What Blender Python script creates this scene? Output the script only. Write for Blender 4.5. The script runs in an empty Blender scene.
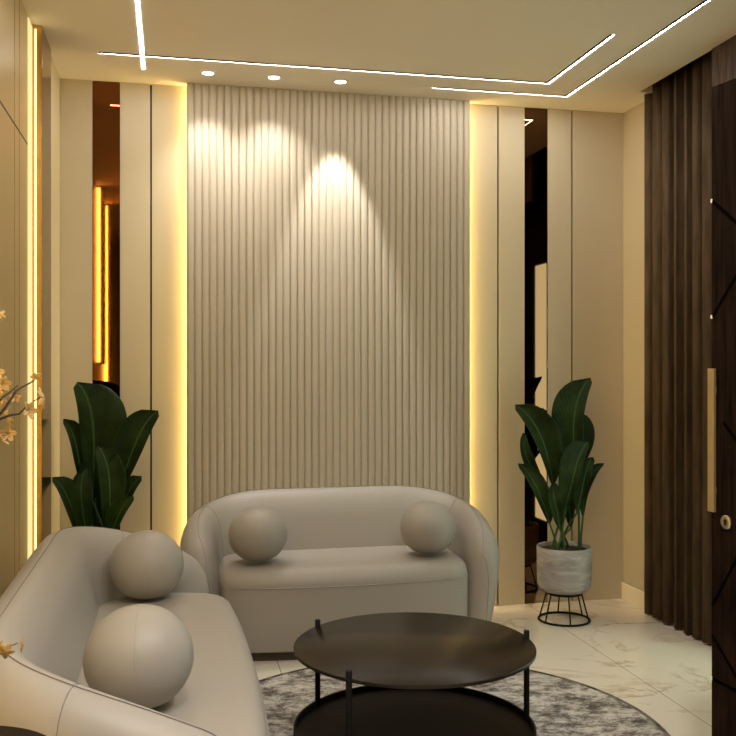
import bpy, bmesh, math, random
from mathutils import Vector, Matrix
random.seed(7)
SC = bpy.context.scene
COL = SC.collection
YAW = math.radians(12.07)
CAMH = 1.437
F = 926.0
CE = 3.0            # ceiling height
BW = 5.27           # back wall face
LW = -0.62          # left wall face
pi = math.pi

# ------------------------------------------------------------------ materials
def newmat(name):
    m = bpy.data.materials.new(name); m.use_nodes = True
    nt = m.node_tree; b = nt.nodes['Principled BSDF']
    return m, nt, b

def mat(name, col, rough=0.5, metal=0.0, bump=0.0, bscale=200.0, spec=0.5, var=0.0, vscale=3.0, stretch=(1, 1, 1), coat=0.0, sheen=0.0):
    m, nt, b = newmat(name)
    b.inputs['Base Color'].default_value = (*col, 1)
    b.inputs['Roughness'].default_value = rough
    b.inputs['Metallic'].default_value = metal
    b.inputs['Specular IOR Level'].default_value = spec
    b.inputs['Coat Weight'].default_value = coat
    b.inputs['Coat Roughness'].default_value = 0.1
    if sheen: b.inputs['Sheen Weight'].default_value = sheen
    if bump or var:
        tc = nt.nodes.new('ShaderNodeTexCoord'); mp = nt.nodes.new('ShaderNodeMapping')
        mp.inputs['Scale'].default_value = stretch
        nt.links.new(tc.outputs['Object'], mp.inputs['Vector'])
    if bump:
        n = nt.nodes.new('ShaderNodeTexNoise'); n.inputs['Scale'].default_value = bscale; n.inputs['Detail'].default_value = 4
        nt.links.new(mp.outputs['Vector'], n.inputs['Vector'])
        bp = nt.nodes.new('ShaderNodeBump'); bp.inputs['Strength'].default_value = bump; bp.inputs['Distance'].default_value = 0.002
        nt.links.new(n.outputs['Fac'], bp.inputs['Height']); nt.links.new(bp.outputs['Normal'], b.inputs['Normal'])
    if var:
        n2 = nt.nodes.new('ShaderNodeTexNoise'); n2.inputs['Scale'].default_value = vscale; n2.inputs['Detail'].default_value = 6
        nt.links.new(mp.outputs['Vector'], n2.inputs['Vector'])
        r = nt.nodes.new('ShaderNodeValToRGB')
        r.color_ramp.elements[0].position = 0.35; r.color_ramp.elements[1].position = 0.68
        r.color_ramp.elements[0].color = (*[c * (1 - var) for c in col], 1)
        r.color_ramp.elements[1].color = (*[min(1, c * (1 + var)) for c in col], 1)
        nt.links.new(n2.outputs['Fac'], r.inputs['Fac']); nt.links.new(r.outputs['Color'], b.inputs['Base Color'])
    return m

def emit(name, col, s):
    m, nt, b = newmat(name)
    b.inputs['Base Color'].default_value = (0.08, 0.07, 0.06, 1)
    b.inputs['Emission Color'].default_value = (*col, 1)
    b.inputs['Emission Strength'].default_value = s
    return m

M = {}
M['plaster'] = mat('plaster_ceiling', (0.86, 0.765, 0.62), 0.8, bump=0.05, bscale=60)
M['panel'] = mat('beige_lacquer', (0.60, 0.515, 0.352), 0.42, bump=0.02, bscale=30)
M['panel_shaded'] = mat('beige_shaded', (0.50, 0.425, 0.30), 0.7)  # same beige as the panels, darkened for the dimmer right wall
M['flute'] = mat('beige_fluted', (0.53, 0.465, 0.355), 0.45)
M['gap'] = mat('dark_gap', (0.03, 0.022, 0.015), 0.6)
M['backing'] = mat('warm_backing', (0.42, 0.34, 0.24), 0.7)
M['mirror'] = mat('bronze_mirror', (0.20, 0.078, 0.028), 0.03, metal=1.0)
M['mirrordark'] = mat('dark_bronze_mirror', (0.13, 0.072, 0.040), 0.03, metal=1.0)
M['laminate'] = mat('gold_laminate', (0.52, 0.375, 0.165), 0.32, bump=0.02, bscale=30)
M['bronzelit'] = mat('bronze_glow_lit', (0.62, 0.38, 0.14), 0.22, metal=1.0)  # lighter copy of the column bronze, LED glow put into the colour
M['bronze'] = mat('bronze_panel', (0.17, 0.105, 0.048), 0.14, metal=1.0)
M['sofa'] = mat('taupe_leather', (0.340, 0.312, 0.268), 0.48, bump=0.12, bscale=260, spec=0.4)
M['seam'] = mat('sofa_piping', (0.20, 0.175, 0.15), 0.6)
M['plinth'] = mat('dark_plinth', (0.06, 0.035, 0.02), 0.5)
M['ball'] = mat('taupe_cushion', (0.335, 0.308, 0.263), 0.5, bump=0.15, bscale=300)
M['black'] = mat('black_metal', (0.006, 0.005, 0.0045), 0.5, spec=0.15)
M['ink'] = mat('black_inlay', (0.002, 0.002, 0.002), 0.9, spec=0.0)
M['tabletop'] = mat('bronze_black_tabletop', (0.015, 0.010, 0.006), 0.27, spec=0.22)
M['tray'] = mat('dark_brown_tray', (0.010, 0.005, 0.003), 0.5, spec=0.12)
M['curtain'] = mat('brown_curtain', (0.094, 0.062, 0.036), 0.9, spec=0.1, bump=0.3, bscale=400, var=0.25, vscale=30, stretch=(1, 1, .15))
M['darkwood'] = mat('espresso_wood', (0.011, 0.006, 0.0035), 0.65, spec=0.03, var=0.6, vscale=14, stretch=(6, 6, .4))
M['fascia'] = mat('brown_wood', (0.055, 0.033, 0.018), 0.6, spec=0.15, var=0.6, vscale=18, stretch=(3, 3, .3))
M['brass'] = mat('satin_brass', (0.62, 0.46, 0.23), 0.4, metal=0.85)
M['nickel'] = mat('antique_nickel', (0.55, 0.48, 0.36), 0.3, metal=1.0)
M['soil'] = mat('dark_soil', (0.02, 0.013, 0.008), 0.95, bump=1, bscale=80)
M['stem'] = mat('plant_stem', (0.03, 0.085, 0.015), 0.5)
M['base'] = mat('marble_base', (0.80, 0.71, 0.55), 0.25, var=0.08, vscale=3)
M['twig'] = mat('dark_twig', (0.025, 0.014, 0.008), 0.7)
M['petal'] = mat('tan_petal', (0.46, 0.26, 0.075), 0.6)
M['petal'].node_tree.nodes['Principled BSDF'].inputs['Subsurface Weight'].default_value = 0.2
M['white'] = mat('white_trim', (0.75, 0.7, 0.62), 0.4)
M['led'] = emit('neutral_led', (1.0, 0.945, 0.875), 58)
M['ledwarm'] = emit('warm_led', (1.0, 0.75, 0.29), 24)
M['ledwarm2'] = emit('warm_led_left', (1.0, 0.74, 0.25), 26)
M['ledwarm3'] = emit('warm_led_near', (1.0, 0.64, 0.13), 40)
M['ledthin'] = emit('warm_led_thin', (1.0, 0.76, 0.26), 2.6)
M['ledwash'] = emit('warm_wash_glow', (1.0, 0.80, 0.34), 0.9)  # glow that stands for the warm wash on the left panel
M['lens'] = emit('downlight_lens', (1.0, 0.92, 0.80), 9)
M['daylight'] = emit('frosted_daylight', (0.82, 1.0, 0.76), 4.4)
M['vase'] = mat('brown_ceramic', (0.05, 0.03, 0.02), 0.2)

def leaf_material():
    m, nt, b = newmat('broad_leaf')
    uv = nt.nodes.new('ShaderNodeUVMap'); sep = nt.nodes.new('ShaderNodeSeparateXYZ')
    nt.links.new(uv.outputs['UV'], sep.inputs['Vector'])
    # midrib: |v-.5| small ; veins: wave along u + |v|
    a = nt.nodes.new('ShaderNodeMath'); a.operation = 'SUBTRACT'; a.inputs[1].default_value = 0.5
    ab = nt.nodes.new('ShaderNodeMath'); ab.operation = 'ABSOLUTE'
    nt.links.new(sep.outputs['Y'], a.inputs[0]); nt.links.new(a.outputs[0], ab.inputs[0])
    rib = nt.nodes.new('ShaderNodeValToRGB')
    rib.color_ramp.elements[0].position = 0.012; rib.color_ramp.elements[0].color = (1, 1, 1, 1)
    rib.color_ramp.elements[1].position = 0.035; rib.color_ramp.elements[1].color = (0, 0, 0, 1)
    nt.links.new(ab.outputs[0], rib.inputs['Fac'])
    mu = nt.nodes.new('ShaderNodeMath'); mu.operation = 'MULTIPLY_ADD'; mu.inputs[1].default_value = -0.7
    nt.links.new(ab.outputs[0], mu.inputs[0]); nt.links.new(sep.outputs['X'], mu.inputs[2])
    m2 = nt.nodes.new('ShaderNodeMath'); m2.operation = 'MULTIPLY'; m2.inputs[1].default_value = 110
    nt.links.new(mu.outputs[0], m2.inputs[0])
    sn = nt.nodes.new('ShaderNodeMath'); sn.operation = 'SINE'; nt.links.new(m2.outputs[0], sn.inputs[0])
    tc = nt.nodes.new('ShaderNodeTexCoord'); no = nt.nodes.new('ShaderNodeTexNoise'); no.inputs['Scale'].default_value = 9
    nt.links.new(tc.outputs['Object'], no.inputs['Vector'])
    cr = nt.nodes.new('ShaderNodeValToRGB')
    cr.color_ramp.elements[0].position = 0.3; cr.color_ramp.elements[0].color = (0.006, 0.016, 0.003, 1)
    cr.color_ramp.elements[1].position = 0.75; cr.color_ramp.elements[1].color = (0.022, 0.046, 0.005, 1)
    nt.links.new(no.outputs['Fac'], cr.inputs['Fac'])
    mx = nt.nodes.new('ShaderNodeMix'); mx.data_type = 'RGBA'
    nt.links.new(rib.outputs['Color'], mx.inputs['Factor']); nt.links.new(cr.outputs['Color'], mx.inputs['A'])
    mx.inputs['B'].default_value = (0.04, 0.10, 0.018, 1)
    nt.links.new(mx.outputs['Result'], b.inputs['Base Color'])
    bp = nt.nodes.new('ShaderNodeBump'); bp.inputs['Strength'].default_value = 0.35; bp.inputs['Distance'].default_value = 0.003
    nt.links.new(sn.outputs[0], bp.inputs['Height']); nt.links.new(bp.outputs['Normal'], b.inputs['Normal'])
    b.inputs['Roughness'].default_value = 0.42
    b.inputs['Specular IOR Level'].default_value = 0.16
    return m
M['leaf'] = leaf_material()

def floor_material():
    m, nt, b = newmat('polished_marble_tile')
    tc = nt.nodes.new('ShaderNodeTexCoord')
    n1 = nt.nodes.new('ShaderNodeTexNoise'); n1.inputs['Scale'].default_value = 1.3; n1.inputs['Detail'].default_value = 9
    n1.inputs['Roughness'].default_value = 0.6; n1.inputs['Distortion'].default_value = 0.9
    nt.links.new(tc.outputs['Object'], n1.inputs['Vector'])
    r1 = nt.nodes.new('ShaderNodeValToRGB'); e = r1.color_ramp.elements
    e[0].position = 0.478; e[0].color = (0, 0, 0, 1); e[1].position = 0.522; e[1].color = (0, 0, 0, 1)
    k = e.new(0.50); k.color = (1, 1, 1, 1)
    nt.links.new(n1.outputs['Fac'], r1.inputs['Fac'])
    n3 = nt.nodes.new('ShaderNodeTexNoise'); n3.inputs['Scale'].default_value = 2.6; n3.inputs['Detail'].default_value = 3
    nt.links.new(tc.outputs['Object'], n3.inputs['Vector'])
    r3 = nt.nodes.new('ShaderNodeValToRGB'); r3.color_ramp.elements[0].position = 0.42; r3.color_ramp.elements[1].position = 0.62
    nt.links.new(n3.outputs['Fac'], r3.inputs['Fac'])
    vm = nt.nodes.new('ShaderNodeMath'); vm.operation = 'MULTIPLY'
    nt.links.new(r1.outputs['Color'], vm.inputs[0]); nt.links.new(r3.outputs['Color'], vm.inputs[1])
    vm2 = nt.nodes.new('ShaderNodeMath'); vm2.operation = 'MULTIPLY'; vm2.inputs[1].default_value = 0.8
    nt.links.new(vm.outputs[0], vm2.inputs[0])
    base = nt.nodes.new('ShaderNodeMix'); base.data_type = 'RGBA'
    base.inputs['A'].default_value = (0.74, 0.68, 0.57, 1); base.inputs['B'].default_value = (0.66, 0.59, 0.48, 1)
    n2 = nt.nodes.new('ShaderNodeTexNoise'); n2.inputs['Scale'].default_value = 0.9; n2.inputs['Detail'].default_value = 3
    nt.links.new(tc.outputs['Object'], n2.inputs['Vector']); nt.links.new(n2.outputs['Fac'], base.inputs['Factor'])
    mv = nt.nodes.new('ShaderNodeMix'); mv.data_type = 'RGBA'
    mv.inputs['B'].default_value = (0.40, 0.29, 0.16, 1)
    nt.links.new(vm2.outputs[0], mv.inputs['Factor']); nt.links.new(base.outputs['Result'], mv.inputs['A'])
    # joints
    sep = nt.nodes.new('ShaderNodeSeparateXYZ'); nt.links.new(tc.outputs['Object'], sep.inputs['Vector'])
    def joint(out, off, size, w):
        s = nt.nodes.new('ShaderNodeMath'); s.operation = 'SUBTRACT'; s.inputs[1].default_value = off - size / 2
        nt.links.new(out, s.inputs[0])
        mo = nt.nodes.new('ShaderNodeMath'); mo.operation = 'FLOORED_MODULO'; mo.inputs[1].default_value = size
        nt.links.new(s.outputs[0], mo.inputs[0])
        c = nt.nodes.new('ShaderNodeMath'); c.operation = 'COMPARE'; c.inputs[1].default_value = size / 2; c.inputs[2].default_value = w
        nt.links.new(mo.outputs[0], c.inputs[0]); return c.outputs[0]
    jx = joint(sep.outputs['X'], 2.11, 0.8, 0.0018); jy = joint(sep.outputs['Y'], 2.95, 2.4, 0.0018)
    mxm = nt.nodes.new('ShaderNodeMath'); mxm.operation = 'MAXIMUM'
    nt.links.new(jx, mxm.inputs[0]); nt.links.new(jy, mxm.inputs[1])
    mj = nt.nodes.new('ShaderNodeMix'); mj.data_type = 'RGBA'; mj.inputs['B'].default_value = (0.24, 0.19, 0.13, 1)
    nt.links.new(mxm.outputs[0], mj.inputs['Factor']); nt.links.new(mv.outputs['Result'], mj.inputs['A'])
    nt.links.new(mj.outputs['Result'], b.inputs['Base Color'])
    b.inputs['Roughness'].default_value = 0.14
    return m
M['floor'] = floor_material()

def rug_material():
    m, nt, b = newmat('abstract_grey_rug')
    tc = nt.nodes.new('ShaderNodeTexCoord'); mp = nt.nodes.new('ShaderNodeMapping')
    mp.inputs['Scale'].default_value = (1.0, 1.5, 1); mp.inputs['Rotation'].default_value = (0, 0, 0.3)
    nt.links.new(tc.outputs['Object'], mp.inputs['Vector'])
    n = nt.nodes.new('ShaderNodeTexNoise'); n.inputs['Scale'].default_value = 8; n.inputs['Detail'].default_value = 10; n.inputs['Roughness'].default_value = 0.86
    n.inputs['Distortion'].default_value = 0.15
    nt.links.new(mp.outputs['Vector'], n.inputs['Vector'])
    r = nt.nodes.new('ShaderNodeValToRGB'); e = r.color_ramp.elements
    e[0].position = 0.40; e[0].color = (0.045, 0.036, 0.028, 1)
    e[1].position = 0.62; e[1].color = (0.60, 0.56, 0.50, 1)
    k = e.new(0.47); k.color = (0.17, 0.15, 0.13, 1)
    k = e.new(0.54); k.color = (0.46, 0.42, 0.37, 1)
    nt.links.new(n.outputs['Fac'], r.inputs['Fac']); nt.links.new(r.outputs['Color'], b.inputs['Base Color'])
    n2 = nt.nodes.new('ShaderNodeTexNoise'); n2.inputs['Scale'].default_value = 300
    nt.links.new(tc.outputs['Object'], n2.inputs['Vector'])
    bp = nt.nodes.new('ShaderNodeBump'); bp.inputs['Strength'].default_value = 0.5; bp.inputs['Distance'].default_value = 0.004
    nt.links.new(n2.outputs['Fac'], bp.inputs['Height']); nt.links.new(bp.outputs['Normal'], b.inputs['Normal'])
    b.inputs['Roughness'].default_value = 0.95
    return m
M['rug'] = rug_material()

def border_material():
    m, nt, b = newmat('rug_binding')
    tc = nt.nodes.new('ShaderNodeTexCoord')
    n = nt.nodes.new('ShaderNodeTexNoise'); n.inputs['Scale'].default_value = 6
    nt.links.new(tc.outputs['Object'], n.inputs['Vector'])
    r = nt.nodes.new('ShaderNodeValToRGB'); e = r.color_ramp.elements
    e[0].position = 0.47; e[0].color = (0.02, 0.016, 0.012, 1); e[1].position = 0.53; e[1].color = (0.14, 0.115, 0.09, 1)
    nt.links.new(n.outputs['Fac'], r.inputs['Fac']); nt.links.new(r.outputs['Color'], b.inputs['Base Color'])
    b.inputs['Roughness'].default_value = 0.9
    return m
M['binding'] = border_material()

def pot_material():
    m, nt, b = newmat('grey_stone_pot')
    tc = nt.nodes.new('ShaderNodeTexCoord'); mp = nt.nodes.new('ShaderNodeMapping')
    mp.inputs['Scale'].default_value = (1, 1, 3.2); mp.inputs['Rotation'].default_value = (0.1, 0.25, 0)
    nt.links.new(tc.outputs['Object'], mp.inputs['Vector'])
    n = nt.nodes.new('ShaderNodeTexNoise'); n.inputs['Scale'].default_value = 7; n.inputs['Detail'].default_value = 8; n.inputs['Distortion'].default_value = 1.2
    nt.links.new(mp.outputs['Vector'], n.inputs['Vector'])
    r = nt.nodes.new('ShaderNodeValToRGB'); e = r.color_ramp.elements
    e[0].position = 0.35; e[0].color = (0.27, 0.255, 0.24, 1); e[1].position = 0.72; e[1].color = (0.50, 0.48, 0.45, 1)
    k = e.new(0.5); k.color = (0.34, 0.325, 0.31, 1)
    nt.links.new(n.outputs['Fac'], r.inputs['Fac']); nt.links.new(r.outputs['Color'], b.inputs['Base Color'])
    b.inputs['Roughness'].default_value = 0.7
    return m
M['pot'] = pot_material()

# ------------------------------------------------------------------ helpers
def link(o, parent=None):
    COL.objects.link(o)
    if parent: o.parent = parent
    return o

def empty(name, loc=(0, 0, 0), rz=0.0):
    o = bpy.data.objects.new(name, None); o.location = loc; o.rotation_euler = (0, 0, rz); o.empty_display_size = 0.1
    return link(o)

def tag(o, label, cat, group=None):
    o['label'] = label; o['category'] = cat
    if group: o['group'] = group
    return o

def struct(o):
    o['kind'] = 'structure'; return o

def obj(name, bm, m, parent=None, smooth=False, bevel=0.0, loc=(0, 0, 0), angle=40):
    bmesh.ops.recalc_face_normals(bm, faces=bm.faces)
    me = bpy.data.meshes.new(name); bm.to_mesh(me); bm.free()
    me.materials.append(M[m] if isinstance(m, str) else m)
    if smooth:
        for p in me.polygons: p.use_smooth = True
        if angle < 180:
            me.set_sharp_from_angle(angle=math.radians(angle))
    o = bpy.data.objects.new(name, me); o.location = loc
    link(o, parent)
    if bevel:
        md = o.modifiers.new('bevel', 'BEVEL'); md.width = bevel; md.segments = 2; md.limit_method = 'ANGLE'
    return o

def box(bm, x0, x1, y0, y1, z0, z1, mtx=None):
    vs = [bm.verts.new(v) for v in [(x0, y0, z0), (x1, y0, z0), (x1, y1, z0), (x0, y1, z0), (x0, y0, z1), (x1, y0, z1), (x1, y1, z1), (x0, y1, z1)]]
    if mtx:
        for v in vs: v.co = mtx @ v.co
    for f in [(0, 3, 2, 1), (4, 5, 6, 7), (0, 1, 5, 4), (1, 2, 6, 5), (2, 3, 7, 6), (3, 0, 4, 7)]:
        bm.faces.new([vs[i] for i in f])
    return vs

def bx(*a, **k):
    bm = bmesh.new(); box(bm, *a, **k); return bm

def tube(bm, pts, rad, seg=8, closed=False):
    pts = [Vector(p) for p in pts]; n = len(pts)
    rings = []
    up = None
    for i, p in enumerate(pts):
        if closed:
            t = (pts[(i + 1) % n] - pts[(i - 1) % n])
        else:
            t = pts[min(i + 1, n - 1)] - pts[max(i - 1, 0)]
        t.normalize()
        if up is None:
            up = Vector((0, 0, 1)) if abs(t.z) < 0.9 else Vector((1, 0, 0))
        s = t.cross(up)
        if s.length < 1e-4: s = t.cross(Vector((0, 1, 0)))
        s.normalize(); up = s.cross(t).normalized()
        r = rad[i] if isinstance(rad, (list, tuple)) else rad
        rings.append([bm.verts.new(p + (s * math.cos(a) + up * math.sin(a)) * r) for a in [2 * pi * k / seg for k in range(seg)]])
    m = n if closed else n - 1
    for i in range(m):
        A, B = rings[i], rings[(i + 1) % n]
        for k in range(seg):
            bm.faces.new((A[k], A[(k + 1) % seg], B[(k + 1) % seg], B[k]))
    if not closed:
        bm.faces.new(rings[0][::-1]); bm.faces.new(rings[-1])

def lathe(bm, prof, seg=48, c=(0, 0), cap=True):
    rings = []
    for r, z in prof:
        rings.append([bm.verts.new((c[0] + r * math.cos(2 * pi * k / seg), c[1] + r * math.sin(2 * pi * k / seg), z)) for k in range(seg)])
    for A, B in zip(rings, rings[1:]):
        for k in range(seg):
            bm.faces.new((A[k], A[(k + 1) % seg], B[(k + 1) % seg], B[k]))
    if cap:
        bm.faces.new(rings[0][::-1]); bm.faces.new(rings[-1])

def at(px, py, fwd):
    """world point on the ray of photo pixel (px,py) at forward distance fwd"""
    lat = (px - 368) / F * fwd
    c, s = math.cos(YAW), math.sin(YAW)
    return Vector((lat * c + fwd * s, fwd * c - lat * s, CAMH + (368 - 2 - py) / F * fwd))

# ------------------------------------------------------------------ camera
cd = bpy.data.cameras.new('camera'); cam = bpy.data.objects.new('camera', cd); link(cam)
cd.sensor_width = 36; cd.lens = F / 736 * 36; cd.shift_y = 2 / 736 * -1
cam.location = (0, 0, CAMH); cam.rotation_euler = (pi / 2, 0, -YAW)
cd.clip_start = 0.05
SC.camera = cam

# ------------------------------------------------------------------ room shell
RB = -1.6      # rear wall
o = obj('floor', bx(-0.70, 3.6, RB - .1, 5.40, -0.08, 0.0), 'floor'); struct(o)
bm = bmesh.new()
box(bm, -0.70, 2.62, RB - .1, 5.40, CE, CE + .12)
box(bm, 2.62, 3.0, 4.84, 5.40, CE, CE + .12)
o = obj('ceiling', bm, 'plaster'); struct(o)
o = obj('trim_1', bx(2.62, 3.6, RB - .1, 4.84, CE + .12, CE + .16), 'fascia'); struct(o)
o = obj('wall_back', bx(-0.70, 3.0, BW + .022, 5.40, 0, CE), 'gap'); struct(o)
o = obj('wall_left', bx(-0.70, LW - .018, RB, BW + .022, 0, CE), 'gap'); struct(o)
bm = bmesh.new(); box(bm, 2.742, 3.0, 4.87, BW + .022, 0, CE); o = obj('wall_right', bm, 'panel_shaded'); struct(o)
o = obj('wall_right_window', bx(2.86, 3.0, 4.16, 4.87, 0, CE + .12), 'darkwood'); struct(o)
o = obj('wall_right_front', bx(2.76, 3.0, 1.40, 3.80, 0, CE + .12), 'darkwood'); struct(o)
# frosted side window seen in the bronze mirror
w = obj('window_1', bx(2.765, 2.80, 3.81, 4.14, 0.27, 2.21), 'daylight'); struct(w)
bm = bmesh.new()
box(bm, 2.76, 3.0, 3.80, 4.16, 0, 0.27); box(bm, 2.76, 3.0, 3.80, 4.16, 2.21, CE + .12)
box(bm, 2.80, 3.0, 3.80, 4.16, 0.27, 2.21)
o = obj('trim_2', bm, 'darkwood'); struct(o)
# doorway wall behind the open leaf
HX, HY = 1.654, 1.405
bm = bmesh.new()
box(bm, 1.60, 3.6, 1.31, 1.385, 2.30, CE + .12)
box(bm, 2.66, 3.6, 1.31, 1.385, 0, 2.30)
box(bm, 1.60, 1.66, RB, 1.385, 0, CE)
o = obj('wall_doorway', bm, 'darkwood'); struct(o)
o = obj('wall_foyer', bx(3.5, 3.6, RB, 1.31, 0, CE + .12), 'panel'); struct(o)
o = obj('wall_rear', bx(-0.70, 3.6, RB - .1, RB, 0, CE + .12), 'darkwood'); struct(o)
# baseboard on short right wall
o = obj('baseboard_right', bx(2.728, 2.742, 4.87, BW, 0, 0.10), 'base', bevel=.003); struct(o)
# wooden fascia of the curtain pocket
o = obj('curtain_pelmet', bx(2.612, 2.64, 1.39, 4.11, 2.66, CE), 'fascia')
tag(o, 'brown wood grain pelmet board hanging at the ceiling edge above the dark door', 'pelmet')

# back wall lacquered panels
def wall_panel(x0, x1, label, z0=0.0, z1=CE, depth=.022):
    p = obj('wall_panel', bx(x0, x1, BW, BW + depth, z0, z1), 'panel', bevel=.0015)
    tag(p, label, 'wall panel')
wall_panel(-0.585, -0.4166, 'tall beige wall panel in the left corner, left of the bronze mirror strip')
wall_panel(-0.269, -0.108, 'tall beige wall panel between left bronze mirror strip and dark groove')
wall_panel(-0.098, 0.13, 'tall beige wall panel glowing yellow at the left edge of the fluted panel')
wall_panel(1.68, 1.920, 'tall beige wall panel glowing yellow at the right edge of the fluted panel')
wall_panel(1.930, 2.094, 'tall beige wall panel just left of the right dark mirror strip')
wall_panel(2.245, 2.396, 'narrow beige wall panel just right of the right dark mirror strip')
wall_panel(2.406, 2.742, 'wide beige wall panel in the right corner behind the potted plant')
for x0, x1, l in ((-.4146, -.271, 'tall bronze mirror strip on the back wall reflecting glowing light lines'),
                  (2.096, 2.243, 'tall dark bronze mirror strip on the back wall behind the right plant')):
    e = obj('mirror_strip', bx(x0, x1, BW + .004, BW + .02, 0, CE), 'mirror' if x0 < 1 else 'mirrordark')
    tag(e, l, 'mirror')

# fluted panel
FX0, FX1, FY = 0.090, 1.729, 5.215
fp = empty('fluted_panel', ((FX0 + FX1) / 2, FY, 0))
tag(fp, 'large beige vertically fluted wall panel behind the far sofa', 'wall panel')
bm = bmesh.new()
NF = 40; pitch = (FX1 - FX0) / NF
prof = []
for i in range(NF):
    xc = -(FX1 - FX0) / 2 + (i + .5) * pitch
    hw = pitch * .455
    prof.append((xc - pitch / 2, 0.0))
    prof.append((xc - hw - .0005, 0.0))
    for k in range(9):
        a = pi - pi * k / 8
        prof.append((xc + hw * math.cos(a), -.012 * math.sin(a) ** .6))
    prof.append((xc + hw + .0005, 0.0))
prof.append(((FX1 - FX0) / 2, 0.0)); prof.append(((FX1 - FX0) / 2, .016)); prof.append((-(FX1 - FX0) / 2, .016))
lo = [bm.verts.new((x, y, 0.0)) for x, y in prof]; hi = [bm.verts.new((x, y, CE - .001)) for x, y in prof]
n = len(prof)
for i in range(n):
    bm.faces.new((lo[i], lo[(i + 1) % n], hi[(i + 1) % n], hi[i]))
o = obj('flutes', bm, 'flute', fp, smooth=True, angle=50)
bm = bx(-.76, .76, .017, .076, 0, CE - .001); obj('backing_board', bm, 'backing', fp)
for s in (-1, 1):
    e = obj('light_strip', bx(min(s * .775, s * .785), max(s * .775, s * .785), .024, .048, 0.02, CE - .02), 'ledwarm', fp)
    e['label'] = 'warm yellow hidden light strip'

# left wall panels
def lpanel(y0, y1, z0, z1, label, x=LW, group=None):
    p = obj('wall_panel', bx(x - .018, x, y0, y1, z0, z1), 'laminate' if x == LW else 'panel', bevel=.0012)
    tag(p, label, 'wall panel', group)
ZG = 2.425
for nm, bb in (('groove_shade_1', (4.028 - .036, 4.004)), ('groove_shade_2', (4.112, 4.124))):
    struct(obj(nm, bx(LW - .018, LW - .001, bb[0], bb[1], 0, CE), 'gap'))  # dark strips filling the panel grooves in place of their shade
struct(obj('groove_shade_3', bx(LW - .018, LW - .0009, -1.58, 4.46, ZG - .005, ZG + .005), 'gap'))  # horizontal groove, its shade filled in dark as well
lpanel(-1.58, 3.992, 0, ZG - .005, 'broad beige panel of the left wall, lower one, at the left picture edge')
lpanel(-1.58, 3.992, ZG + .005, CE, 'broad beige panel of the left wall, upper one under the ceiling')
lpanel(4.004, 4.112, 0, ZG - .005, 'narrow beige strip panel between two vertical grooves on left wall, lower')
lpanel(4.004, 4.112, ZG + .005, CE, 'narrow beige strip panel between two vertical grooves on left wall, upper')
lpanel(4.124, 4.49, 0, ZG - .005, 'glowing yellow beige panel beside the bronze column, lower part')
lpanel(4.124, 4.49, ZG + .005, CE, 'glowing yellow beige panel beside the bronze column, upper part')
lpanel(4.80, BW, 0, CE, 'narrow beige panel between bronze column and left back corner', x=-.585)

def column(y0, y1, z0, label, s=-1, x1=.030, x0=.002, wash=True, m='ledwarm2'):
    c = empty('bronze_column', (LW, (y0 + y1) / 2, z0))
    tag(c, label, 'wall column')
    h = (y1 - y0) / 2
    obj('bronze_face', bx(0.0, .046, -h, h, 0, CE - z0 - .001), 'bronze', c, bevel=.001)
    def yb(a, b): return (min(s * a, s * b), max(s * a, s * b))
    if wash:
        e = obj('bronze_end_lit', bx(.001, .0455, *yb(h, h + .004), 0, CE - z0 - .002), 'bronzelit', c)  # column end face, lighter than the sides for the glow it catches
        e = obj('light_strip', bx(.014, .022, *yb(h + .0045, h + .008), 0.02, CE - z0 - .02), m, c); e['label'] = 'thin warm yellow light strip'
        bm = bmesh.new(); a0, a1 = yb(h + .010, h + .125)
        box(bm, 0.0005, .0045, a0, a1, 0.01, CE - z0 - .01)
        e = obj('wash_glow', bm, 'ledwash', c, bevel=.001); e['label'] = 'wide pale yellow glowing sheet standing for the light wash on the panel'  # emissive sheet added where the LED light would wash the panel
    else:
        e = obj('light_strip', bx(x0, x1, *yb(h, h + .006), 0.02, CE - z0 - .02), m, c); e['label'] = 'warm yellow light strip'
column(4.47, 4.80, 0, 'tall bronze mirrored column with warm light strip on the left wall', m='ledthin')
column(1.75, 2.22, 1.45, 'bronze wall column with warm strip on near left wall above the sofa end', 1, wash=False)
column(0.80, 1.30, 0.20, 'bronze wall column with warm strip on left wall nearest the viewer', 1, wash=False, m='ledwarm3')

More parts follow.
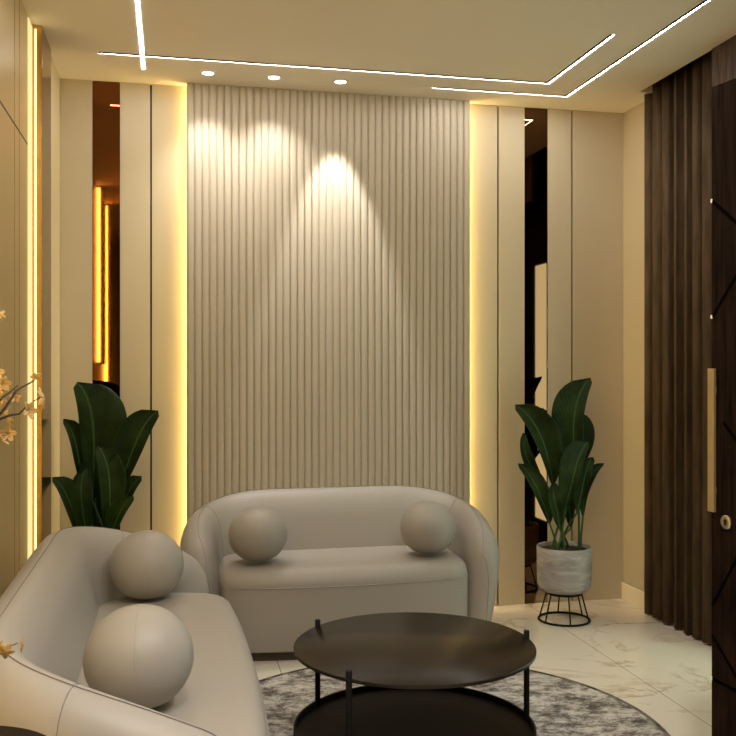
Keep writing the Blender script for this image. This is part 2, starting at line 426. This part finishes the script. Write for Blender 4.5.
# ------------------------------------------------------------------ ceiling lights
def strip_light(paths, label, w=.018, dark=.006):
    r = empty('linear_ceiling_light', (paths[0][0][0], paths[0][0][1], CE)); tag(r, label, 'ceiling light')
    ox, oy = paths[0][0]
    def strip(bm, off0, off1, z0, z1):
        # polyline offset extrude
        P = [Vector((p[0] - ox, p[1] - oy)) for p in paths[0]]
        def offs(o):
            out = []
            for i in range(len(P)):
                if i == 0: d = (P[1] - P[0]).normalized(); nn = Vector((-d.y, d.x)); out.append(P[i] + nn * o)
                elif i == len(P) - 1: d = (P[i] - P[i - 1]).normalized(); nn = Vector((-d.y, d.x)); out.append(P[i] + nn * o)
                else:
                    d1 = (P[i] - P[i - 1]).normalized(); d2 = (P[i + 1] - P[i]).normalized()
                    n1 = Vector((-d1.y, d1.x)); n2 = Vector((-d2.y, d2.x)); b = (n1 + n2).normalized()
                    out.append(P[i] + b * (o / b.dot(n1)))
            return out
        A, B = offs(off0), offs(off1)
        ring = [[bm.verts.new((a.x, a.y, z0)), bm.verts.new((b.x, b.y, z0)), bm.verts.new((b.x, b.y, z1)), bm.verts.new((a.x, a.y, z1))] for a, b in zip(A, B)]
        for i in range(len(ring) - 1):
            for k in range(4):
                bm.faces.new((ring[i][k], ring[i][(k + 1) % 4], ring[i + 1][(k + 1) % 4], ring[i + 1][k]))
        bm.faces.new(ring[0][::-1]); bm.faces.new(ring[-1])
    bm = bmesh.new(); strip(bm, -w / 2, w / 2, -.001, .0); obj('diffuser', bm, 'led', r)
    if dark:
        bm = bmesh.new(); strip(bm, -w / 2 - dark, -w / 2, -.004, .0); e = obj('profile', bm, 'black', r); e['label'] = 'thin black metal edge'
strip_light([[(-.348, 4.80), (2.046, 4.80), (2.046, 4.03)]], 'angled white light line crossing the ceiling, inner one with the shorter right arm', w=.011, dark=.012)
strip_light([[(1.444, 5.01), (2.25, 5.01), (2.25, 2.2)]], 'angled white light line with long arm running along the right ceiling, nearest back wall', w=.011, dark=.010)
strip_light([[(-.136, 5.01), (-.136, .6)]], 'straight white light line running towards the viewer on the left ceiling', w=.015, dark=0)
strip_light([[(.75, 1.0), (.75, -1.0)]], 'straight white light line added unseen on the ceiling to light the room', w=.03, dark=.006)  # added out of view for more light in the room

def downlight(x, y, label, group, energy, size, blend, aim=(0, 0)):
    r = empty('downlight', (x, y, CE)); tag(r, label, 'downlight', group)
    bm = bmesh.new(); lathe(bm, [(.030, -.002), (.034, -.007), (.040, -.005), (.041, 0.0), (.030, 0.0)], 32, cap=False)
    obj('trim_ring', bm, 'white', r, smooth=True)
    bm = bmesh.new(); lathe(bm, [(.029, -.004), (.029, -.001)], 32); obj('lens', bm, 'lens', r)
    ld = bpy.data.lights.new('downlight_lamp', 'SPOT'); ld.energy = energy; ld.spot_size = math.radians(size); ld.spot_blend = blend
    ld.color = (1.0, 0.955, 0.915); ld.shadow_soft_size = 0.02
    l = bpy.data.objects.new('downlight_lamp', ld); l.location = (0, 0, -.03); link(l, r)
    l.rotation_euler = (math.radians(aim[0]), math.radians(aim[1]), 0)
g = 'downlights above the fluted panel'
downlight(.198, 5.0, 'leftmost of the three round downlights above the fluted panel', g, 25, 98, 1.0, (6, 0))
downlight(.55, 5.0, 'middle one of the three round downlights above the fluted panel', g, 25, 98, 1.0, (6, 0))
downlight(.915, 5.0, 'rightmost of the three round downlights above the fluted panel', g, 66, 44, .45, (11, 0))
g = 'unseen downlights added as fill'
for x, y in ((.3, 1.2), (1.25, 1.9), (1.25, .6)):
    downlight(x, y, 'small round downlight added out of view over the front of the room', g, 105, 135, .9)  # extra lamps out of view, added to brighten floor and ceiling

# ------------------------------------------------------------------ sofas
def shell_fn(a, yb=.275, y0=-.10, yf=-.27, cx=.42, p=2.5, bulge=.075):
    half = []
    for k in range(7):
        t = k / 7; half.append((a - .035 * (1 - t) ** 2, yf + (y0 - yf) * t))
    for k in range(17):
        t = pi / 2 * k / 16
        half.append((a - cx + cx * max(0, math.cos(t)) ** (2 / p), y0 + (yb - y0) * max(0, math.sin(t)) ** (2 / p)))
    L = a - cx
    for k in range(1, 8): half.append((L * (1 - k / 7), yb))
    full = half + [(-x, y) for x, y in half[-2::-1]]
    P = [Vector((x, y, 0)) for x, y in full]
    cum = [0]
    for i in range(1, len(P)): cum.append(cum[-1] + (P[i] - P[i - 1]).length)
    tot = cum[-1]
    # even resample
    N = 96
    us = []
    for k in range(N + 1):
        us.append(tot * k / N)
    extra = [tot * .0 + .11 * (1 - math.cos(pi / 2 * k / 7)) for k in range(8)]
    us = sorted(set([round(u, 5) for u in us if .115 < u < tot - .115] + [round(u + .0004, 5) for u in extra] + [round(tot - u - .0004, 5) for u in extra]))
    def pos(u):
        u = max(0, min(tot, u)); i = 0
        while i < len(cum) - 2 and cum[i + 1] < u: i += 1
        f = (u - cum[i]) / max(1e-6, cum[i + 1] - cum[i]); return P[i].lerp(P[i + 1], f)
    def nrm(u):
        t = (pos(u + .03) - pos(u - .03)).normalized()
        return Vector((t.y, -t.x, 0))
    z0 = .055
    def sect(u, q, inflate=0.0):
        """q in 0..1: inner bottom -> top -> outer bottom"""
        d = min(u, tot - u)
        x = min(1, d / .85)
        z1 = .53 + .230 * (1 - (1 - x) ** 2.2)
        th = .098 + .006 * x
        if d < .11:
            f = math.sqrt(max(0, 1 - (1 - d / .11) ** 2))
            th = th * (0.02 + .98 * f); z1 -= .13 * (1 - f) ** 1.3
        rt = .15
        if q < .38:
            s = q / .38; z = z0 + (z1 - rt - z0) * s; n = -th - .0
        elif q > .62:
            s = (1 - q) / .38; z = z0 + (z1 - rt - z0) * s; n = th
        else:
            al = pi * (1 - (q - .38) / .24); n = th * math.cos(al); z = z1 - rt + rt * max(0.0, math.sin(al)) ** .9
        s = (z - z0) / (z1 - z0)
        if n > 0:
            n -= .055 * max(0.0, 1 - s) ** 1.6 * n / .1      # taper of the outer side to the floor
            n += .012 * math.sin(pi * min(1, s * 1.15)) * n / .1
        else:
            n += .028 * max(0, (s - .5)) * 2 * (-n / .1)
            xx = max(0, min(1, (d - .35) / .3)); n -= bulge * xx * xx * (3 - 2 * xx) * max(0, 1 - s * 1.05) ** .9
        N_ = nrm(u); base = pos(u)
        c = Vector((base.x, base.y, 0)) + N_ * n + Vector((0, 0, z))
        return c
    return sect, us, tot

def make_sofa(a, loc, rz, label, z_seat=.452, group='curved taupe sofas', yb=.275, bulge=.075, ysd=-.30, yfd=-.375, R=.17, hwd=.098):
    r = empty('curved_sofa', loc, rz); tag(r, label, 'sofa', group)
    sect, us, tot = shell_fn(a, yb, bulge=bulge)
    qs = [0, .08, .18, .28, .38] + [.38 + .24 * k / 12 for k in range(1, 12)] + [.62, .72, .82, .92, 1]
    bm = bmesh.new(); rows = [[bm.verts.new(sect(u, q)) for q in qs] for u in us]
    for A, B in zip(rows, rows[1:]):
        for k in range(len(qs) - 1): bm.faces.new((A[k], A[k + 1], B[k + 1], B[k]))
        bm.faces.new((A[-1], A[0], B[0], B[-1]))
    bm.faces.new(rows[0]); bm.faces.new(rows[-1][::-1])
    obj('backrest_shell', bm, 'sofa', r, smooth=True, angle=75)
    # piping: along the rim, and at the arm joints
    def lift(u, q, e=.0008):
        c = sect(u, q); m_ = sect(u, .5); lo_ = sect(u, .0)
        N_ = (c - (sect(u, .38) + sect(u, .62)) / 2)
        if N_.length: N_ = N_.normalized()
        return c + N_ * e
    bm = bmesh.new()
    down = [.505 + .44 * k / 14 for k in range(15)]
    tube(bm, [lift(.006, q) for q in down[::-1]] + [lift(u, .505) for u in us if .012 < u < tot - .012] + [lift(tot - .006, q) for q in down], .0014, 6)
    obj('piping', bm, 'seam', r, smooth=True)
    for s in (.39, tot - .39):
        bm = bmesh.new(); tube(bm, [lift(s, q) for q in [.20 + .74 * k / 36 for k in range(37)]], .0013, 6)
        obj('piping', bm, 'seam', r, smooth=True)
    # seat block
    hw = a - hwd
    def outline(ins, hw=hw):
        pts = []
        H = hw - ins
        yf, ys = yfd + ins, ysd + ins * .6
        m = 60
        for k in range(m + 1):
            x = -H + 2 * H * k / m
            tx = abs(x) / H
            y = yf + (ys - yf) * tx ** 2.2
            e = max(0, (abs(x) - (H - R)) / R)
            y += R * (1 - math.sqrt(max(0, 1 - e * e)))
            pts.append((x, y))
        pts.append((H, .08)); pts.append((H - .16, .19)); pts.append((-(H - .16), .19)); pts.append((-H, .08))
        return pts
    def solid(levels, name, m, crown=0):
        bm = bmesh.new(); rings = []
        for ins, z in levels: rings.append([bm.verts.new((x, y, z)) for x, y in outline(ins)])
        n_ = len(rings[0])
        for A, B in zip(rings, rings[1:]):
            for k in range(n_): bm.faces.new((A[k], A[(k + 1) % n_], B[(k + 1) % n_], B[k]))
        bm.faces.new(rings[0][::-1])
        # crowned top: fan of shrinking rings
        last = rings[-1]
        for s in (.93, .8, .6, .35, .12):
            zc = levels[-1][1] + crown * (1 - s ** 2)
            nr = [bm.verts.new((v.co.x * s, (v.co.y + .08) * s - .08, zc)) for v in rings[-1]]
            for k in range(n_): bm.faces.new((last[k], last[(k + 1) % n_], nr[(k + 1) % n_], nr[k]))
            last = nr
        bm.faces.new(last)
        return obj(name, bm, m, r, smooth=True, angle=75)
    solid([(.012, .05), (.002, .06), (.0, .2), (.0, .355), (.0, .362)], 'seat_base', 'sofa')
    solid([(.0, .3625), (.0, .368), (.001, .380), (.008, .404), (.022, .426), (.042, z_seat - .012), (.072, z_seat - .004)], 'seat_cushion', 'sofa', crown=.006)
    bm = bmesh.new(); tube(bm, [(x, y, .363) for x, y in outline(-.002)[3:58]], .0022, 6); obj('piping', bm, M['ball'], r, smooth=True)
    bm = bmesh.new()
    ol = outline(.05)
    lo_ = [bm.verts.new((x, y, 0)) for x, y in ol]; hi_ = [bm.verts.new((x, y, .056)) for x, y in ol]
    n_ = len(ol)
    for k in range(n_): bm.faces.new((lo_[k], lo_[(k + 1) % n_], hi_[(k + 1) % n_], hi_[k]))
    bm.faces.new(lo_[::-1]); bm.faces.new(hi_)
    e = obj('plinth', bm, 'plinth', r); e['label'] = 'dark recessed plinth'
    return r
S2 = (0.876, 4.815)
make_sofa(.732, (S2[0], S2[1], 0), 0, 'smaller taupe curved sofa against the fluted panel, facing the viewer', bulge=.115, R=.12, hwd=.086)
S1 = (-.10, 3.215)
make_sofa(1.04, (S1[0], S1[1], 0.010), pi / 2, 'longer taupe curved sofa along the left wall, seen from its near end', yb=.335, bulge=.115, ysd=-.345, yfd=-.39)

def ball(x, y, z, r_, label, rz=0.0, tilt=0.0):
    t = empty('ball_cushion', (x, y, z - r_ * .95), rz); tag(t, label, 'cushion', 'round ball cushions')
    bm = bmesh.new(); bmesh.ops.create_uvsphere(bm, u_segments=48, v_segments=28, radius=r_)
    for v in bm.verts:
        v.co.z *= .95
        if v.co.z < -r_ * .75: v.co.z = -r_ * .75 + (v.co.z + r_ * .75) * .8
        v.co.z += r_ * .95
    obj('cushion_body', bm, 'ball', t, smooth=True, angle=180)
    bm = bmesh.new()
    pts = []
    for k in range(64):
        a = 2 * pi * k / 64
        zz = r_ * .95 * math.sin(a)
        if zz < -r_ * .75: zz = -r_ * .75 + (zz + r_ * .75) * .8
        pts.append((0, r_ * 1.0 * math.cos(a), zz + r_ * .95))
    tube(bm, pts, .0011, 5, closed=True); obj('seam', bm, 'ball', t, smooth=True)
def ball_px(px, py, rad, fwd, label):
    fwd = (CAMH - .462) * F / ((py - 366) + .93 * rad)
    p = at(px, py, fwd); r_ = rad * fwd / F
    # seam plane faces the viewer's sight line
    ball(p.x, p.y, p.z, r_, label, rz=math.atan2(-p.x, p.y) - .08)
ball_px(258, 534, 29.3, 4.79, 'ball cushion on the left end of the smaller sofa by fluted panel')
ball_px(428, 527.5, 28.0, 4.93, 'ball cushion on the right end of the smaller sofa by fluted panel')
ball_px(147, 565, 36.2, 3.90, 'ball cushion on the far end of the long left sofa')
ball_px(139, 657, 54.0, 2.62, 'ball cushion nearest the viewer on the long left sofa')

# ------------------------------------------------------------------ rug
RX, RY, RR = .96, 3.45, .955
t = empty('round_rug', (RX, RY, 0)); tag(t, 'round mottled grey rug with dark bound edge under the coffee table', 'rug')
bm = bmesh.new(); lathe(bm, [(RR - .022, 0.0), (RR - .022, .009)], 128); obj('pile', bm, 'rug', t)
bm = bmesh.new(); lathe(bm, [(RR - .022, 0.0), (RR - .003, 0.0), (RR, .004), (RR - .003, .0095), (RR - .022, .0095)], 128, cap=False); obj('binding', bm, 'binding', t)

# ------------------------------------------------------------------ coffee table
TX, TY, TR = .853, 3.20, .430
t = empty('coffee_table', (TX, TY, .0095)); tag(t, 'round black two tier coffee table standing on the grey rug', 'coffee table')
bm = bmesh.new(); lathe(bm, [(TR - .006, .420), (TR, .423), (TR, .432), (TR - .003, .4345)], 96); obj('tabletop', bm, 'tabletop', t, smooth=True)
bm = bmesh.new(); lathe(bm, [(TR - .003, .118), (TR, .121), (TR, .151), (TR - .008, .151), (TR - .008, .130), (TR - .02, .128)], 96); obj('lower_shelf', bm, 'tray', t, smooth=True)
for ang in (147, 238, 12):
    # angles are measured in the camera's frame, turned into the room's
    a = math.radians(ang) - YAW
    cx_, cy_ = (TR - .004) * math.cos(a), (TR - .004) * math.sin(a)
    bm = bmesh.new(); lathe(bm, [(.0095, 0), (.0105, .002), (.0105, .456), (.009, .458)], 20, c=(cx_, cy_)); obj('leg', bm, 'black', t, smooth=True)

# ------------------------------------------------------------------ plants
def pot_stand(t):
    st = []
    bm = bmesh.new(); tube(bm, [(.142 * math.cos(a), .142 * math.sin(a), .0065) for a in [2 * pi * k / 48 for k in range(48)]], .0065, 8, closed=True)
    tube(bm, [(.10 * math.cos(a), .10 * math.sin(a), .158) for a in [2 * pi * k / 48 for k in range(48)]], .006, 8, closed=True)
    lathe(bm, [(.10, .160), (.10, .166)], 32)
    for k in range(6):
        a = 2 * pi * k / 6 + .35
        tube(bm, [(.142 * math.cos(a), .142 * math.sin(a), .007), (.10 * math.cos(a), .10 * math.sin(a), .158)], .0042, 6)
    e = obj('pot_stand', bm, 'black', t, smooth=True); e['label'] = 'black wire ring stand'
def pot(t):
    bm = bmesh.new()
    lathe(bm, [(.09, .166), (.118, .170), (.138, .184), (.148, .205), (.152, .26), (.153, .36), (.154, .416), (.150, .421), (.143, .419), (.141, .395)], 64)
    obj('pot', bm, 'pot', t, smooth=True)
    bm = bmesh.new(); lathe(bm, [(.140, .385), (.140, .398), (.10, .403), (.04, .405)], 32); obj('soil', bm, 'soil', t, smooth=True)

def leaf(t, soil, base, tip, width, face, fold=.5, curl=.06, bend=0.0, side=0.0, hook=None):
    if hook is None: hook = -.10 if side > 0 else .10
    """blade from base to tip (local coords), stem from soil up to base."""
    base, tip, soil = Vector(base), Vector(tip), Vector(soil)
    ax = tip - base; L = ax.length; axn = ax.normalized()
    f = Vector(face); f = (f - axn * f.dot(axn)).normalized(); sd = axn.cross(f).normalized()
    bm = bmesh.new(); uvl = bm.loops.layers.uv.new('UVMap')
    NU, NV = 22, 11
    grid = []
    mid = []
    ph = random.uniform(0, 6)
    for i in range(NU + 1):
        u = i / NU
        c = base + ax * u + sd * (bend * L * math.sin(pi * u) ) + f * (-curl * L * (u ** 3) * 2.0 + curl * L * math.sin(pi * u) * 1.0)
        mid.append(c)
        w = 0.0
        w = width * max(0.0, (u + .004) ** .75 * (1 - u) ** .38) * 1.62
        c = c + sd * (hook * L * (u ** 7 - u) * 1.0)
        mid[-1] = c
        row = []
        for j in range(NV + 1):
            v = j / NV * 2 - 1
            fo = fold * abs(v) ** 1.15 + .12 * math.sin(5 * u + ph) * v
            ww = w * (1 + side * v)
            p = c + sd * (ww * v * math.cos(fo)) + f * (ww * abs(v) * math.sin(fo)) + f * (.006 * math.sin(9 * u + ph + 2 * v) * abs(v))
            row.append((bm.verts.new(p), u, j / NV))
        grid.append(row)
    for i in range(NU):
        for j in range(NV):
            q = (grid[i][j], grid[i + 1][j], grid[i + 1][j + 1], grid[i][j + 1])
            fc = bm.faces.new([x[0] for x in q])
            for lp, x in zip(fc.loops, q): lp[uvl].uv = (x[1], x[2])
    e = obj('leaf', bm, 'leaf', t, smooth=True, angle=180)
    md = e.modifiers.new('thick', 'SOLIDIFY'); md.thickness = .0016
    bm = bmesh.new()
    d0 = (base - soil)
    pts = [soil + Vector((d0.x * (k / 8) ** 1.5, d0.y * (k / 8) ** 1.5, d0.z * k / 8)) for k in range(9)] + mid[2:NU - 2:3]
    rad = [.0075 - .0025 * k / 8 for k in range(9)] + [.004 - .0028 * k / 6 for k in range(len(mid[2:NU - 2:3]))]
    tube(bm, pts, rad, 7); obj('stem', bm, 'stem', e, smooth=True)

def plant(cx, cy, fwd, specs, label, group):
    t = empty('potted_plant', (cx, cy, 0)); tag(t, label, 'potted plant', group)
    pot_stand(t); pot(t)
    view = Vector((-cx, -cy, .2)).normalized()
    right = Vector((-view.y, view.x, 0)).normalized()
    O = Vector((cx, cy, 0))
    for i, (bp, tp, w, dz, sl, kw) in enumerate(specs):
        b_ = at(bp[0], bp[1], fwd + dz) - O; t_ = at(tp[0], tp[1], fwd + dz + sl) - O
        ang = i * 2.4
        s_ = Vector((.06 * math.cos(ang), .055 * math.sin(ang), .40)); s_.x += (b_.x * .35)
        kw = dict(kw); fc = view + right * kw.pop('turn', 0)
        leaf(t, s_, b_, t_, w, fc, **kw)
    return t
k = {}
right_specs = [
    # base px, tip px, half width, depth offset, tip depth slope
    ((578, 482), (589, 378), .118, .03, -.02, dict(fold=.28, bend=-.04, curl=.05, turn=-.15, side=-.42)),
    ((576, 475), (581, 412), .062, .08, .02, dict(fold=.5, turn=.3, side=.3)),
    ((553, 486), (517, 407), .098, -.04, -.05, dict(fold=.3, bend=.05, curl=.08, turn=.1, side=.42)),
    ((551, 496), (526, 433), .046, .05, -.03, dict(fold=.5, bend=-.08, turn=.4)),
    ((564, 512), (588, 442), .084, -.09, -.05, dict(fold=.35, bend=.02, curl=.08, turn=-.1, side=-.40)),
    ((583, 517), (602, 463), .046, -.01, -.03, dict(fold=.6, bend=-.04, turn=-.4, side=-.2)),
    ((577, 513), (594, 458), .062, -.05, -.02, dict(fold=.4, bend=.0, turn=.1, side=-.3)),
    ((550, 525), (522, 467), .060, -.05, -.05, dict(fold=.4, bend=.0, curl=.12, turn=.2, side=.35)),
    ((560, 530), (556, 485), .052, -.10, -.04, dict(fold=.5, curl=.12, turn=.2)),
    ((571, 528), (572, 476), .054, .06, .0, dict(fold=.5, turn=-.1)),
]
PR = (2.18, 4.89)
plant(PR[0], PR[1], PR[1] * math.cos(YAW) + PR[0] * math.sin(YAW), right_specs, 'broad leaved plant in grey stone pot on black wire stand, right of the far sofa', 'pair of tall potted plants')
left_specs = [
    ((92, 500), (78, 382), .150, -.02, -.03, dict(fold=.25, bend=.02, curl=.03, turn=.1, side=.42)),
    ((115, 500), (157, 412), .100, -.05, -.02, dict(fold=.3, bend=.0, curl=.05, turn=-.1, side=-.40)),
    ((84, 495), (66, 419), .062, .03, -.03, dict(fold=.5, bend=-.02, turn=.3, side=.3)),
    ((107, 540), (101, 448), .088, -.11, -.05, dict(fold=.4, curl=.08, turn=.2, side=.2)),
    ((80, 540), (55, 478), .070, -.06, -.05, dict(fold=.4, bend=.0, curl=.08, turn=.3, side=.35)),
    ((88, 540), (85, 470), .072, -.13, -.03, dict(fold=.45, curl=.08, turn=-.1)),
    ((115, 525), (140, 478), .056, -.03, -.03, dict(fold=.4, bend=.0, turn=-.2, side=-.3)),
    ((109, 542), (131, 498), .060, -.12, -.04, dict(fold=.4, bend=.0, turn=-.3, side=-.3)),
    ((98, 535), (99, 440), .090, .05, .0, dict(fold=.4, turn=.1)),
]
PL = (-.325, 4.87)
plant(PL[0], PL[1], PL[1] * math.cos(YAW) + PL[0] * math.sin(YAW), left_specs, 'dark broad leaved plant behind the far end of the long left sofa', 'pair of tall potted plants')

# ------------------------------------------------------------------ curtain
bm = bmesh.new()
ys = []; NYC = 260
y_a, y_b = 4.895, 4.20
rows = []
for i in range(NYC + 1):
    s = i / NYC
    y = y_a + (y_b - y_a) * s
    per = 7.2
    w = math.sin(2 * pi * per * (s + .015 * math.sin(9 * s)))
    x = 2.712 + .018 * s - .040 * (math.copysign(abs(w) ** .6, w))
    rows.append((x, y + .010 * math.sin(4 * pi * per * s)))
for side_x in (0.0,):
    lo = []
    hi_ = []
    for x, y in rows:
        lo.append(bm.verts.new((x - 2.70, y - 4.55, 0.012))); hi_.append(bm.verts.new((x - 2.70, y - 4.55, 3.08)))
    for k in range(NYC): bm.faces.new((lo[k], lo[k + 1], hi_[k + 1], hi_[k]))
t = empty('curtain', (2.70, 4.55, 0)); tag(t, 'floor length brown pleated curtain hanging on the right wall', 'curtain')
e = obj('drape', bm, 'curtain', t, smooth=True, angle=180)
md = e.modifiers.new('thick', 'SOLIDIFY'); md.thickness = .003
bm = bmesh.new(); box(bm, -.02, .02, -.40, .285, 3.08, 3.12); obj('curtain_track', bm, 'black', t)

# ------------------------------------------------------------------ door leaf standing open
EX, EY = 1.486, 2.34
dv = Vector((.177, -.984)).normalized()
W = .95
door = empty('open_door', (EX, EY, 0), math.atan2(dv.y, dv.x))     # local +x along the leaf, local +y: right of it? see below
tag(door, 'dark brown door leaf standing open with diagonal grooves at the right edge', 'door')
# local y axis = rotated 90deg ccw of dv ; dv=(.177,-.984) -> ccw normal = (.984,.177) pointing away from the room; face toward the viewer is local y=0
obj('door_panel', bx(0, W, 0, .045, .006, 2.22), 'darkwood', door, bevel=.002)
bm = bmesh.new()
zs = []
def groove(s0, z0, slope, s1):
    z1 = z0 + slope * (s1 - s0)
    d = Vector((s1 - s0, 0, z1 - z0)).normalized(); nn = Vector((-d.z, 0, d.x)) * .0045
    A = Vector((s0, 0, z0)); B = Vector((s1, 0, z1))
    vs = []
    for y in (-.0012, .001):
        for p in (A - nn, B - nn, B + nn, A + nn): vs.append(bm.verts.new((p.x, y, p.z)))
    for f in [(0, 1, 2, 3), (7, 6, 5, 4), (0, 4, 5, 1), (1, 5, 6, 2), (2, 6, 7, 3), (3, 7, 4, 0)]: bm.faces.new([vs[i] for i in f])
    zs.append(z0)
groove(.004, 1.90, -.815, .42); groove(.004, 1.575, 1.18, .30)
groove(.045, 1.283, -.95, .45)
groove(.004, .766, 1.62, .22); groove(.004, .682, -.98, .45); groove(.004, .561, -.063, .6)
e = obj('inlay_lines', bm, 'ink', door); e['label'] = 'thin black diagonal grooves'
bm = bmesh.new()
for z in (1.90, 1.575, .561):
    box(bm, -.0015, .004, -.002, .003, z - .005, z + .005)
e = obj('inlay_ends', bm, 'white', door); e['label'] = 'small bright metal inlay ends'
h = obj('handle', bx(.002, .025, -.016, -.006, 1.031, 1.430), 'brass', door, bevel=.001); h['label'] = 'long flat brass pull handle'
bm = bmesh.new(); box(bm, .008, .020, -.007, 0, 1.08, 1.10); box(bm, .008, .020, -.007, 0, 1.36, 1.38); obj('handle_mount', bm, 'brass', h)
# lock
mt = Matrix.Translation((.060, 0, 1.008)) @ Matrix.Rotation(pi / 2, 4, 'X')
bm = bmesh.new(); lathe(bm, [(.019, 0), (.019, .006), (.015, .009), (.0095, .009), (.0085, .006)], 32)
for v in bm.verts: v.co = mt @ v.co
lk = obj('lock', bm, 'nickel', door, smooth=True); lk['label'] = 'round metal lock plate'
bm = bmesh.new(); box(bm, -.002, .002, -.008, .008, .006, .0105)
for v in bm.verts: v.co = mt @ v.co
obj('keyhole', bm, 'black', lk)
# ------------------------------------------------------------------ side table and blossom branches at the left edge
TX2, TY2, TZ2 = -.385, 1.69, .75
t = empty('side_table', (TX2, TY2, 0)); tag(t, 'dark round pedestal table cut off at the bottom left corner', 'side table')
bm = bmesh.new(); lathe(bm, [(.195, TZ2 - .022), (.203, TZ2 - .018), (.203, TZ2 - .004), (.199, TZ2)], 64); obj('tabletop', bm, 'tray', t, smooth=True)
bm = bmesh.new(); lathe(bm, [(.022, .02), (.022, TZ2 - .022)], 24); obj('pedestal', bm, 'black', t, smooth=True)
bm = bmesh.new(); lathe(bm, [(.14, 0), (.14, .010), (.13, .018), (.022, .024)], 48); obj('base', bm, 'black', t, smooth=True)

VX, VY = -.44, 1.64
t = empty('flower_vase', (VX, VY, TZ2)); tag(t, 'vase of bare dark twigs with tan blossoms reaching in from the left edge', 'flower arrangement')
bm = bmesh.new(); lathe(bm, [(.035, 0), (.05, .02), (.062, .08), (.055, .15), (.028, .20), (.024, .235), (.030, .25), (.026, .25), (.02, .235), (.022, .2)], 40); obj('vase', bm, 'vase', t, smooth=True)
O = Vector((VX, VY, TZ2))
def flower(br, p, size, tilt, spin, n=5):
    size *= .82
    bm = bmesh.new()
    R = Matrix.Rotation(spin, 3, 'Z') @ Matrix.Rotation(tilt, 3, 'X') @ Matrix.Rotation(spin * 1.7, 3, 'Z')
    for k in range(n):
        a = 2 * pi * k / n + random.uniform(-.15, .15)
        Rk = Matrix.Rotation(a, 3, 'Z')
        rows = []
        for i in range(6):
            u = i / 5; w = .33 * math.sin(pi * (u * .85 + .08)) ** .8
            rows.append([bm.verts.new(p + R @ (Rk @ Vector((u, w * v, .55 * u ** 1.3 * (1 - .45 * u) + .10 * abs(v) + .03 * v)) * size)) for v in (-1, -.5, 0, .5, 1)])
        for A, B in zip(rows, rows[1:]):
            for j in range(4): bm.faces.new((A[j], A[j + 1], B[j + 1], B[j]))
    f = obj('flower', bm, 'petal', br, smooth=True, angle=180)
    md = f.modifiers.new('thick', 'SOLIDIFY'); md.thickness = .0006
def branch(pts_px, fw0, fw1, r0, flowers):
    neck = Vector((0, 0, .24))
    P = [Vector((0, 0, .05)), neck]
    n = len(pts_px)
    for i, (x, y) in enumerate(pts_px):
        P.append(at(x, y, fw0 + (fw1 - fw0) * i / max(1, n - 1)) - O)
    bm = bmesh.new(); m_ = len(P)
    tube(bm, P, [r0 * (1 - .72 * i / (m_ - 1)) for i in range(m_)], 6)
    b_ = obj('branch', bm, 'twig', t, smooth=True)
    for (x, y, s) in flowers:
        fw = fw0 + (fw1 - fw0) * .6 + random.uniform(-.02, .02)
        flower(b_, at(x, y, fw) - O, s, random.uniform(-1.9, -.9), random.uniform(0, 6))
branch([(-40, 440), (-12, 428), (5, 408), (16, 391), (22, 387), (30, 383), (36, 379)], 1.70, 1.80, .0040, [(36, 377, .012), (3, 384, .020), (-2, 395, .022), (15, 397, .014), (5, 406, .016)])
branch([(-40, 425), (-10, 410), (3, 397), (10, 392), (18, 385)], 1.68, 1.74, .0032, [(3, 405, .015), (-4, 372, .02)])
branch([(-45, 450), (-20, 434), (0, 419), (11, 415), (19, 414), (25, 408), (34, 401), (42, 396)], 1.72, 1.82, .0038, [(28, 410, .022), (45, 397, .027), (6, 420, .022), (0, 432, .024), (8, 434, .020), (2, 440, .018)])
branch([(-45, 420), (-25, 380), (-14, 350), (-6, 325)], 1.70, 1.74, .003, [(1, 314, .014), (-1, 288, .012), (-6, 325, .02)])
branch([(-60, 560), (-40, 620), (-20, 650), (0, 650), (8, 647), (18, 643)], 1.72, 1.80, .0030, [(24, 645, .017), (6, 652, .020), (-2, 646, .016)])

# ------------------------------------------------------------------ world and view
wd = bpy.data.worlds.new('world'); SC.world = wd; wd.use_nodes = True
wd.node_tree.nodes['Background'].inputs['Color'].default_value = (0.05, 0.045, 0.04, 1)
wd.node_tree.nodes['Background'].inputs['Strength'].default_value = 0.3
SC.view_settings.view_transform = 'Standard'
try: SC.view_settings.look = 'None'
except Exception: pass
SC.view_settings.gamma = 1.0
SC.view_settings.use_curve_mapping = False
SC.view_settings.exposure = 0.07
try:
    SC.cycles.use_denoising = True
    SC.cycles.sample_clamp_indirect = 6.0
    SC.cycles.max_bounces = 10
    SC.cycles.diffuse_bounces = 6
except Exception: pass
